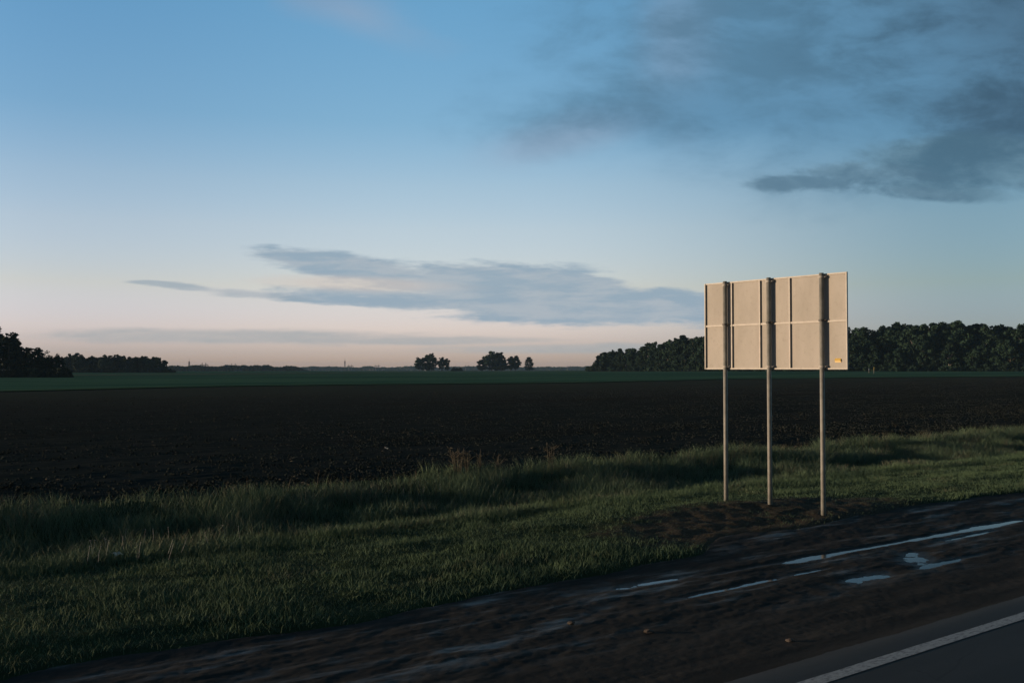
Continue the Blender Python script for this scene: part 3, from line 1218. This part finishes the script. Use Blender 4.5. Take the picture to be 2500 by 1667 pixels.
def crown_shape(kind, h, rr):
    """clump centres and radii for a crown of total tree height h"""
    C, Q = [], []
    if kind == 'round':
        cz, rz, rx = .53 * h, .45 * h, .26 * h
        for i in range(64):
            d = rr.normal(size=3); d /= np.linalg.norm(d)
            k_ = .50 + .56 * rr.random() ** 1.2
            wid = 1.0 if d[2] < .2 else 1.0 - .35 * d[2]
            C.append((d[0] * rx * k_ * wid, d[1] * rx * k_ * wid, cz + d[2] * rz * k_)); Q.append(h * (.030 + .075 * rr.random() ** 1.5))
    elif kind == 'tall':
        cz, rz, rx = .52 * h, .47 * h, .165 * h
        for i in range(58):
            d = rr.normal(size=3); d /= np.linalg.norm(d)
            k_ = .55 + .45 * rr.random()
            C.append((d[0] * rx * k_, d[1] * rx * k_, cz + d[2] * rz * k_)); Q.append(h * (.024 + .055 * rr.random() ** 1.4))
    elif kind == 'cone':
        for i in range(54):
            t = rr.random() ** 1.3
            a = rr.random() * 6.283
            r_ = (.02 + .17 * (1 - t)) * h * (.6 + .5 * rr.random())
            C.append((r_ * math.cos(a), r_ * math.sin(a), (.10 + .86 * t) * h)); Q.append(h * (.03 + .045 * (1 - t)))
    elif kind == 'layered':
        for L in range(7):
            t = L / 6
            wid = (.20, .22, .21, .18, .15, .12, .07)[L] * h
            for i in range(8 if L < 6 else 4):
                a = i / 8 * 6.283 + rr.random() * .6
                k_ = .35 + .65 * rr.random()
                C.append((wid * k_ * math.cos(a), wid * k_ * math.sin(a), (.13 + .80 * t + .02 * rr.random()) * h)); Q.append(h * (.045 + .03 * rr.random()))
    elif kind == 'bush':
        for i in range(34):
            a = rr.random() * 6.283; k_ = rr.random() ** .5
            z_ = (1 - .55 * k_ * k_) * rr.random() * .85
            C.append((.78 * h * k_ * math.cos(a), .78 * h * k_ * math.sin(a), z_ * h)); Q.append(h * (.12 + .1 * rr.random()))
    return np.array(C), np.array(Q)


_tree_cache = {}


def tree_meshes(kind, var, count, size):
    key = (kind, var, count)
    if key in _tree_cache:
        return _tree_cache[key]
    h = 12.0 if kind != 'bush' else 3.0
    rr = np.random.default_rng(100 + 17 * var + 1000 * ('round', 'tall', 'cone', 'layered', 'bush').index(kind))
    C, Q = crown_shape(kind, h, rr)
    V, Fc = leaf_cloud(C, Q, count, size, rr)
    V[:, 2] = np.maximum(V[:, 2], .05)
    me = bpy.data.meshes.new('crown')
    me.vertices.add(len(V)); me.vertices.foreach_set('co', V.astype(np.float32).ravel())
    me.loops.add(Fc.size); me.loops.foreach_set('vertex_index', Fc.ravel().astype(np.int32))
    me.polygons.add(len(Fc)); me.polygons.foreach_set('loop_start', np.arange(0, Fc.size, 4, dtype=np.int32))
    me.polygons.foreach_set('loop_total', np.full(len(Fc), 4, np.int32))
    me.update(calc_edges=True)
    m = MB()
    if kind != 'bush':
        m.tube([(0, 0, -.6), (0, 0, .5), (.1, .05, h * .3), (.0, .1, h * .6), (.05, 0, h * .88)], [.24, .19, .15, .10, .03], 8)
        for i in range(9):
            c = C[rr.integers(len(C))]
            z0 = max(.18 * h, c[2] - .18 * h)
            m.tube([(.05, .05, z0), (c[0] * .5, c[1] * .5, (z0 + c[2]) / 2 + .1), tuple(c)], [.08, .05, .015], 5)
    else:
        for i in range(7):
            c = C[rr.integers(len(C))]
            m.tube([(c[0] * .1, c[1] * .1, -.2), tuple(c * .6), tuple(c)], [.06, .04, .01], 5)
    tm = bpy.data.meshes.new('trunk')
    tm.from_pydata([tuple(map(float, q)) for q in m.v], [], m.f); tm.update()
    _tree_cache[key] = (me, tm, h)
    return _tree_cache[key]


def tree(x, y, z, hgt, kind, var, label, cat='tree', group=None, leaf=None, bark=None, width=1.0, rot=None, name=None, count=3200, size=.40):
    me, tm, h0 = tree_meshes(kind, var, count, size)
    leaf = leaf or LEAF; bark = bark or BARK
    t = thing(name or ('shrub' if kind == 'bush' else 'tree'), label, cat, (x, y, z), group)
    k_ = hgt / h0
    t.scale = (k_ * width, k_ * width, k_)
    t.rotation_euler = (0, 0, random.random() * 6.28 if rot is None else rot)
    for nm, me_, mt in (('crown', me, leaf), ('trunk' if kind != 'bush' else 'stems', tm, bark)):
        mm = me_
        if not me_.materials:
            me_.materials.append(mt)
        o = bpy.data.objects.new(nm, mm)
        COL.objects.link(o)
        o.parent = t
        if me_.materials[0] != mt:
            o.material_slots[0].link = 'OBJECT'
            o.material_slots[0].material = mt
    return t


G = 'trees standing out on the green field'


def ptree(px, dist, py_top, kind, var, label, **kw):
    """tree at a given distance whose top reaches photo row py_top"""
    a, b = ray(px, py_top)
    x, y = a * dist, dist
    z = float(H(x, y))
    hgt = (CAMZ + b * dist - z) * (1.06 if kw.get('group') == G else 1.0)
    return tree(x, y, z - .1, hgt, kind, var, label, **kw)


# three clusters out on the green, centre of the photo (about 900 m away)
ptree(1024, 900, 873, 'round', 1, 'low spreading tree at the left end of the left clump on the field', group=G, width=1.5)
ptree(1040, 905, 866, 'round', 2, 'tall pale trunked tree in the middle of the left clump on the field', group=G, bark=BIRCH, width=1.45)
ptree(1054, 900, 864.5, 'round', 3, 'tall dense tree at the right of the left clump on the field', group=G, width=1.35, leaf=LEAFD)
ptree(1078, 900, 872.5, 'tall', 1, 'smaller tree standing close to the right of the left clump', group=G, width=1.45)
ptree(1090, 905, 875.5, 'round', 4, 'rounded smaller tree, right half of the pair beside the left clump', group=G, width=1.0)
ptree(1110, 900, 895.0, 'bush', 0, 'dark low shrub between the two tree clumps, left half of the bush', cat='shrub', group='shrubs on the green field', leaf=LEAFD)
ptree(1121, 902, 896.0, 'bush', 1, 'dark low shrub between the two tree clumps, right half of the bush', cat='shrub', group='shrubs on the green field', leaf=LEAFD)
ptree(1178, 900, 878, 'round', 2, 'low tree sloping down at the left end of the right clump on the field', group=G, width=1.9)
ptree(1200, 900, 859, 'round', 5, 'tallest rounded tree in the right clump on the field', group=G, width=1.6)
ptree(1211, 907, 862, 'round', 1, 'broad tree behind the tallest one in the right clump', group=G, width=1.5, leaf=LEAFD)
ptree(1224, 900, 861, 'cone', 0, 'pointed dark spruce at the right of the right clump on the field', group=G, leaf=LEAFD, width=1.9)
ptree(1247, 900, 871, 'tall', 2, 'upright tree just right of the right clump, left stem of the pair', group=G, width=1.7)
ptree(1259, 903, 869.5, 'tall', 3, 'upright tree just right of the right clump, right stem of the pair', group=G, width=1.8)
ptree(1292, 900, 873.5, 'layered', 0, 'lone small tree with layered branches, rightmost of the trees on the field', group=G, width=1.6)

# near grove at the left edge
L1 = 'trees of the dark grove at the left edge'
for i, (px, d, ty, kd, w_) in enumerate([(-62, 288, 788, 'round', 1.0), (-10, 286, 793, 'tall', 1.5), (22, 284, 808, 'tall', 1.35), (38, 286, 818, 'tall', 1.1), (66, 284, 843, 'tall', 1.5),
                                         (86, 284, 847, 'tall', 1.6), (110, 285, 855, 'round', 1.2), (134, 286, 860, 'round', 1.0), (150, 284, 867, 'round', .75),
                                         (10, 300, 835, 'round', 1.2), (52, 300, 852, 'round', 1.3), (98, 302, 862, 'round', 1.2), (130, 300, 868, 'round', 1.2)]):
    lab = {0: 'dark tree partly cut off by the left edge of the photo', 1: 'tallest dark tree at the left edge of the photo', 2: 'dark tree beside the tallest one at the left edge',
           3: 'slim dark tree right of the two tallest at the left edge', 4: 'medium dark tree with ragged top in the left grove'}.get(i, 'lower dark tree in the right half of the left edge grove')
    ptree(px, d, ty, kd, i % 6, lab, group=L1, leaf=LEAFD, width=w_, count=2600, size=.30)
for i, px in enumerate((-10, 20, 45, 70, 95, 118, 140, 155)):
    ptree(px, 279 + 2 * (i % 2), 893 + 3 * (i % 3), 'bush', i % 3, 'low dark shrub filling the foot of the left edge grove', cat='shrub', group='shrubs under the left grove', leaf=LEAFD, name='shrub', width=.9)

# second grove behind it
L2 = 'trees of the second grove behind the left one'
OUT2 = [(150, 869), (160, 865), (181, 859), (200, 865), (210, 872), (234, 866), (251, 864), (276, 865), (298, 865), (312, 868), (330, 867), (340, 869), (352, 866), (366, 868), (385, 868), (400, 876), (412, 890), (420, 899)]
ox, oy = zip(*OUT2)
i = 0
for row, (d, st_, dy) in enumerate(((600, 14, 0), (615, 17, 1.5), (590, 19, 7))):
    px = 158 + 5 * row
    while px < 414:
        ty = np.interp(px, ox, oy) + dy + random.uniform(-1, 2.5)
        kd = ('tall', 'round', 'tall')[i % 3]
        lab = 'broad pale green tree at the left end of the second grove' if (row == 0 and px < 175) else 'dark leafy tree in the row of the second grove left of centre'
        if px > 398:
            lab = 'small tree where the second grove slopes down to its right end'; kd = 'round'
        ptree(px, d + random.uniform(-4, 4), ty, kd, i % 6, lab, group=L2, leaf=LEAF if i % 3 else LEAFD, width=(1.1 if kd == 'round' else 1.35), bark=BIRCH if i % 4 == 0 else BARK)
        px += st_ * random.uniform(.8, 1.2)
        i += 1

# the wood on the right, behind the sign
W1 = 'trees of the wood beyond the field on the right'
OUT = [(1440, 892), (1451, 880), (1459, 861), (1485, 852), (1503, 843), (1519, 851), (1536, 845), (1550, 855), (1560, 848), (1570, 838), (1589, 829), (1600, 838), (1621, 833), (1647, 824), (1665, 816), (1686, 817), (1696, 826),
       (1704, 812), (1716, 815), (1760, 806), (1850, 800), (1950, 795), (2060, 800), (2085, 793), (2098, 796), (2110, 808), (2127, 803), (2159, 795), (2191, 783), (2223, 791), (2251, 783), (2276, 782), (2298, 789), (2312, 784), (2328, 790), (2340, 782),
       (2370, 792), (2391, 785), (2404, 791), (2431, 791), (2463, 791), (2480, 799), (2495, 789), (2560, 785), (2800, 785)]
ox, oy = zip(*OUT)


def wood_d(px):
    return np.interp(px, [1440, 1716, 2070, 2500, 2800], [620, 500, 440, 410, 395])


i = 0
for row in range(4):
    px = 1456 + 6 * row
    while px < 2640:
        d = wood_d(px) + (0, 9, 18, -7)[row] + random.uniform(-3, 3)
        ty = np.interp(px, ox, oy) + (1, 0, 1.5, 0)[row] + random.uniform(-3, 8)
        kd = 'tall' if (i * 7) % 5 < 3 else 'round'
        if row == 3:
            ty = ty + (903 - ty) * random.uniform(.25, .6); kd = 'round'
        if px < 1468:
            lab = 'low rounded tree at the left tip of the wood on the right'
        elif row == 3:
            lab = 'lower understorey tree along the foot of the wood on the right'
        elif px < 1716:
            lab = 'dark deciduous tree in the wood left of the sign panel'
        elif px < 2068:
            lab = 'dark deciduous tree in the wood directly behind the sign panel'
        else:
            lab = 'tall dark deciduous tree in the wood right of the sign panel'
        wdt = (1.35 if kd == 'tall' else 1.0) * random.uniform(.9, 1.15)
        ptree(px, d, ty, kd, (i * 5 + row) % 6, lab, group=W1, leaf=(LEAF, LEAFD, LEAFD)[(i * 3 + row) % 3], bark=BIRCH if i % 3 == 0 else BARK,
              width=wdt, count=4600, size=.31)
        px += (26, 26, 30, 30)[row] * random.uniform(.75, 1.2) * (.8 if px < 1716 else 1.0)
        i += 1


# shrubs along the foot of the wood and of the second grove
i = 0
px = 1448
while px < 2640:
    d = wood_d(px) - random.uniform(8, 14)
    ptree(px, d, 905 - random.uniform(10, 24), 'bush', i % 4, 'dark shrub at the foot of the wood ' + ('left of the sign' if px < 1716 else 'behind the sign' if px < 2068 else 'right of the sign'),
          cat='shrub', group='shrubs along the foot of the wood on the right', leaf=LEAFD if i % 2 else LEAF, width=random.uniform(.9, 1.3))
    px += 15 * random.uniform(.7, 1.2); i += 1
px = 166
while px < 420:
    ptree(px, random.uniform(582, 588), 909 - random.uniform(7, 16), 'bush', i % 4, 'dark shrub at the foot of the second grove left of centre',
          cat='shrub', group='shrubs along the foot of the second grove', leaf=LEAFD, width=random.uniform(1.0, 1.4))
    px += 11 * random.uniform(.7, 1.2); i += 1


# far tree belts that read as one mass
def belt(name, label, r0, t0, t1, hmin, hmax, count, size, mat, seed, bumpf, kx=0.0):
    rr = np.random.default_rng(seed)
    t = t0 + (t1 - t0) * rr.random(count)
    r = r0 * (1 + .035 * rr.random(count) + .08 * fbm(t * 3.0, 5.5 + 0 * t, 2))
    top = hmin + (hmax - hmin) * np.clip(.5 + 1.3 * fbm(t * bumpf, seed + 0 * t, 5), 0, 1.15)
    fade = sstep(t, t0, t0 + .02) * (1 - sstep(t, t1 - .03, t1))
    zz = top * np.clip(rr.random(count) ** .6, 0, 1) * fade
    x = r * t / np.sqrt(1 + t * t) ; y = r / np.sqrt(1 + t * t)
    q = np.stack((x, y, H(x, y) + zz), -1)
    a = rr.normal(size=(count, 3)); a /= np.linalg.norm(a, axis=1)[:, None]
    b = np.cross(a, rr.normal(size=(count, 3))); b /= np.linalg.norm(b, axis=1)[:, None]
    sz = size * (.6 + .8 * rr.random(count))[:, None]
    V = np.stack((q - a * sz, q - b * sz * .7, q + a * sz, q + b * sz * .7), 1).reshape(-1, 3)
    o = mesh_obj(name, V, np.arange(count * 4).reshape(-1, 4), mat)
    return tag(o, label, 'forest', kind='stuff')


belt('distant_forest', 'hazy bluish forest line along the whole horizon', 2900, -.9, .9, 13, 17, 90000, 2.4, LEAF, 5, 90)
belt('distant_forest', 'darker tree belt on the horizon left of the field trees', 1500, -.36, -.195, 6.0, 9.5, 16000, 1.4, LEAF, 8, 60)


# ------------------------------------------------------------------ pylons and masts on the horizon
def pylon(px, dist, py_top, label):
    a, b = ray(px, py_top)
    x, y = a * dist, dist
    z = float(H(x, y))
    h = CAMZ + b * dist - z
    t = thing('power_pylon', label, 'power pylon', (x, y, z), 'power pylons on the horizon')
    sp = .17 * h
    for sg in (-1, 1):
        m = MB(); m.tube([(sg * sp * 1.05, 0, -1), (sg * sp, 0, h)], [.85, .62], 6); m.build('leg', PYLON, t)
    m = MB()
    m.box((0, -.1, h * .80), (sp * 2.3, 0, 0), (0, .5, 0), (0, 0, .5))
    m.tube([(-sp * 2.2, 0, h * .80), (-sp, 0, h * .93)], .16, 5)
    m.tube([(sp * 2.2, 0, h * .80), (sp, 0, h * .93)], .16, 5)
    m.tube([(-sp, 0, h * .45), (sp, 0, h * .78)], .16, 5)
    m.tube([(sp, .3, h * .45), (-sp, .3, h * .78)], .16, 5)
    m.build('cross_arm', PYLON, t)
    m = MB()
    for q in (-2.1, 0, 2.1):
        m.tube([(sp * q, 0, h * .80 - .3), (sp * q, 0, h * .80 - 2.6)], .35, 5)
    m.build('insulators', PYLON, t)


pylon(498, 1900, 885.5, 'largest twin legged pylon, right of the left mast on the horizon')
pylon(570, 2050, 887, 'second twin legged pylon, further right of the left mast')
pylon(855, 2700, 890, 'small twin legged pylon just right of the right mast')
pylon(921, 2750, 890, 'small twin legged pylon left of the tree clumps on the field')
pylon(1140, 2800, 891, 'tiny pylon between the two tree clumps on the field')
pylon(1389, 2800, 892, 'tiny pylon right of the lone field tree, left of the wood')


def mast(px, dist, py_top, label):
    a, b = ray(px, py_top)
    x, y = a * dist, dist
    z = float(H(x, y))
    h = CAMZ + b * dist - z
    t = thing('radio_mast', label, 'mast', (x, y, z), 'thin masts on the horizon')
    m = MB()
    w0, w1 = 1.3, .75
    for sx, sy in ((-1, -1), (1, -1), (1, 1), (-1, 1)):
        m.tube([(sx * w0, sy * w0, 0), (sx * w1, sy * w1, h * .8)], .24, 5)
    for i in range(14):
        t0, t1 = i / 14, (i + 1) / 14
        for (ax, ay), (bx, by) in zip(((-1, -1), (1, -1), (1, 1), (-1, 1)), ((1, -1), (1, 1), (-1, 1), (-1, -1))):
            wa, wb = w0 + (w1 - w0) * t0, w0 + (w1 - w0) * t1
            m.tube([(ax * wa, ay * wa, h * .8 * t0), (bx * wb, by * wb, h * .8 * t1)], .13, 4)
            m.tube([(ax * wb, ay * wb, h * .8 * t1), (bx * wb, by * wb, h * .8 * t1)], .13, 4)
    m.build('lattice_tower', PYLON, t)
    m = MB(); m.tube([(0, 0, h * .8), (0, 0, h)], [.30, .16], 6); m.build('antenna', PYLON, t)
    m = MB()
    for q in (.62, .74):
        m.box((0, 0, h * q), (1.5, 0, 0), (0, 1.5, 0), (0, 0, .25))
        for sg in (-1, 1):
            m.tube([(sg * 1.4, 0, h * q + .3), (sg * 1.4, 0, h * q + 2.6)], .3, 6)
    m.build('platform', REDPAINT, t)


mast(462, 2000, 875.7, 'thin lattice mast on the horizon, the left one, beside the second grove')
mast(842, 2400, 874, 'thin lattice mast on the horizon, the right one, standing alone mid-left')

# ------------------------------------------------------------------ haze
HAZE = 0.00007
if HAZE:
    m = bpy.data.materials.new('haze')
    m.use_nodes = True
    nt = m.node_tree
    nt.nodes.remove(nt.nodes['Principled BSDF'])
    pv = nt.nodes.new('ShaderNodeVolumePrincipled')
    pv.inputs['Color'].default_value = (.42, .70, 1.0, 1)
    pv.inputs['Density'].default_value = HAZE
    nt.links.new(pv.outputs[0], nt.nodes['Material Output'].inputs['Volume'])
    mb = MB(); mb.box((0, 0, 12.5), (6200, 0, 0), (0, 6200, 0), (0, 0, 24.5))
    hz_ = mb.build('haze', m)
    hz_['kind'] = 'stuff'
    hz_['label'] = 'thin evening haze over the fields'

sc.cycles.max_bounces = 6
sc.cycles.diffuse_bounces = 3
sc.cycles.glossy_bounces = 2
sc.cycles.transmission_bounces = 2
sc.cycles.volume_bounces = 1
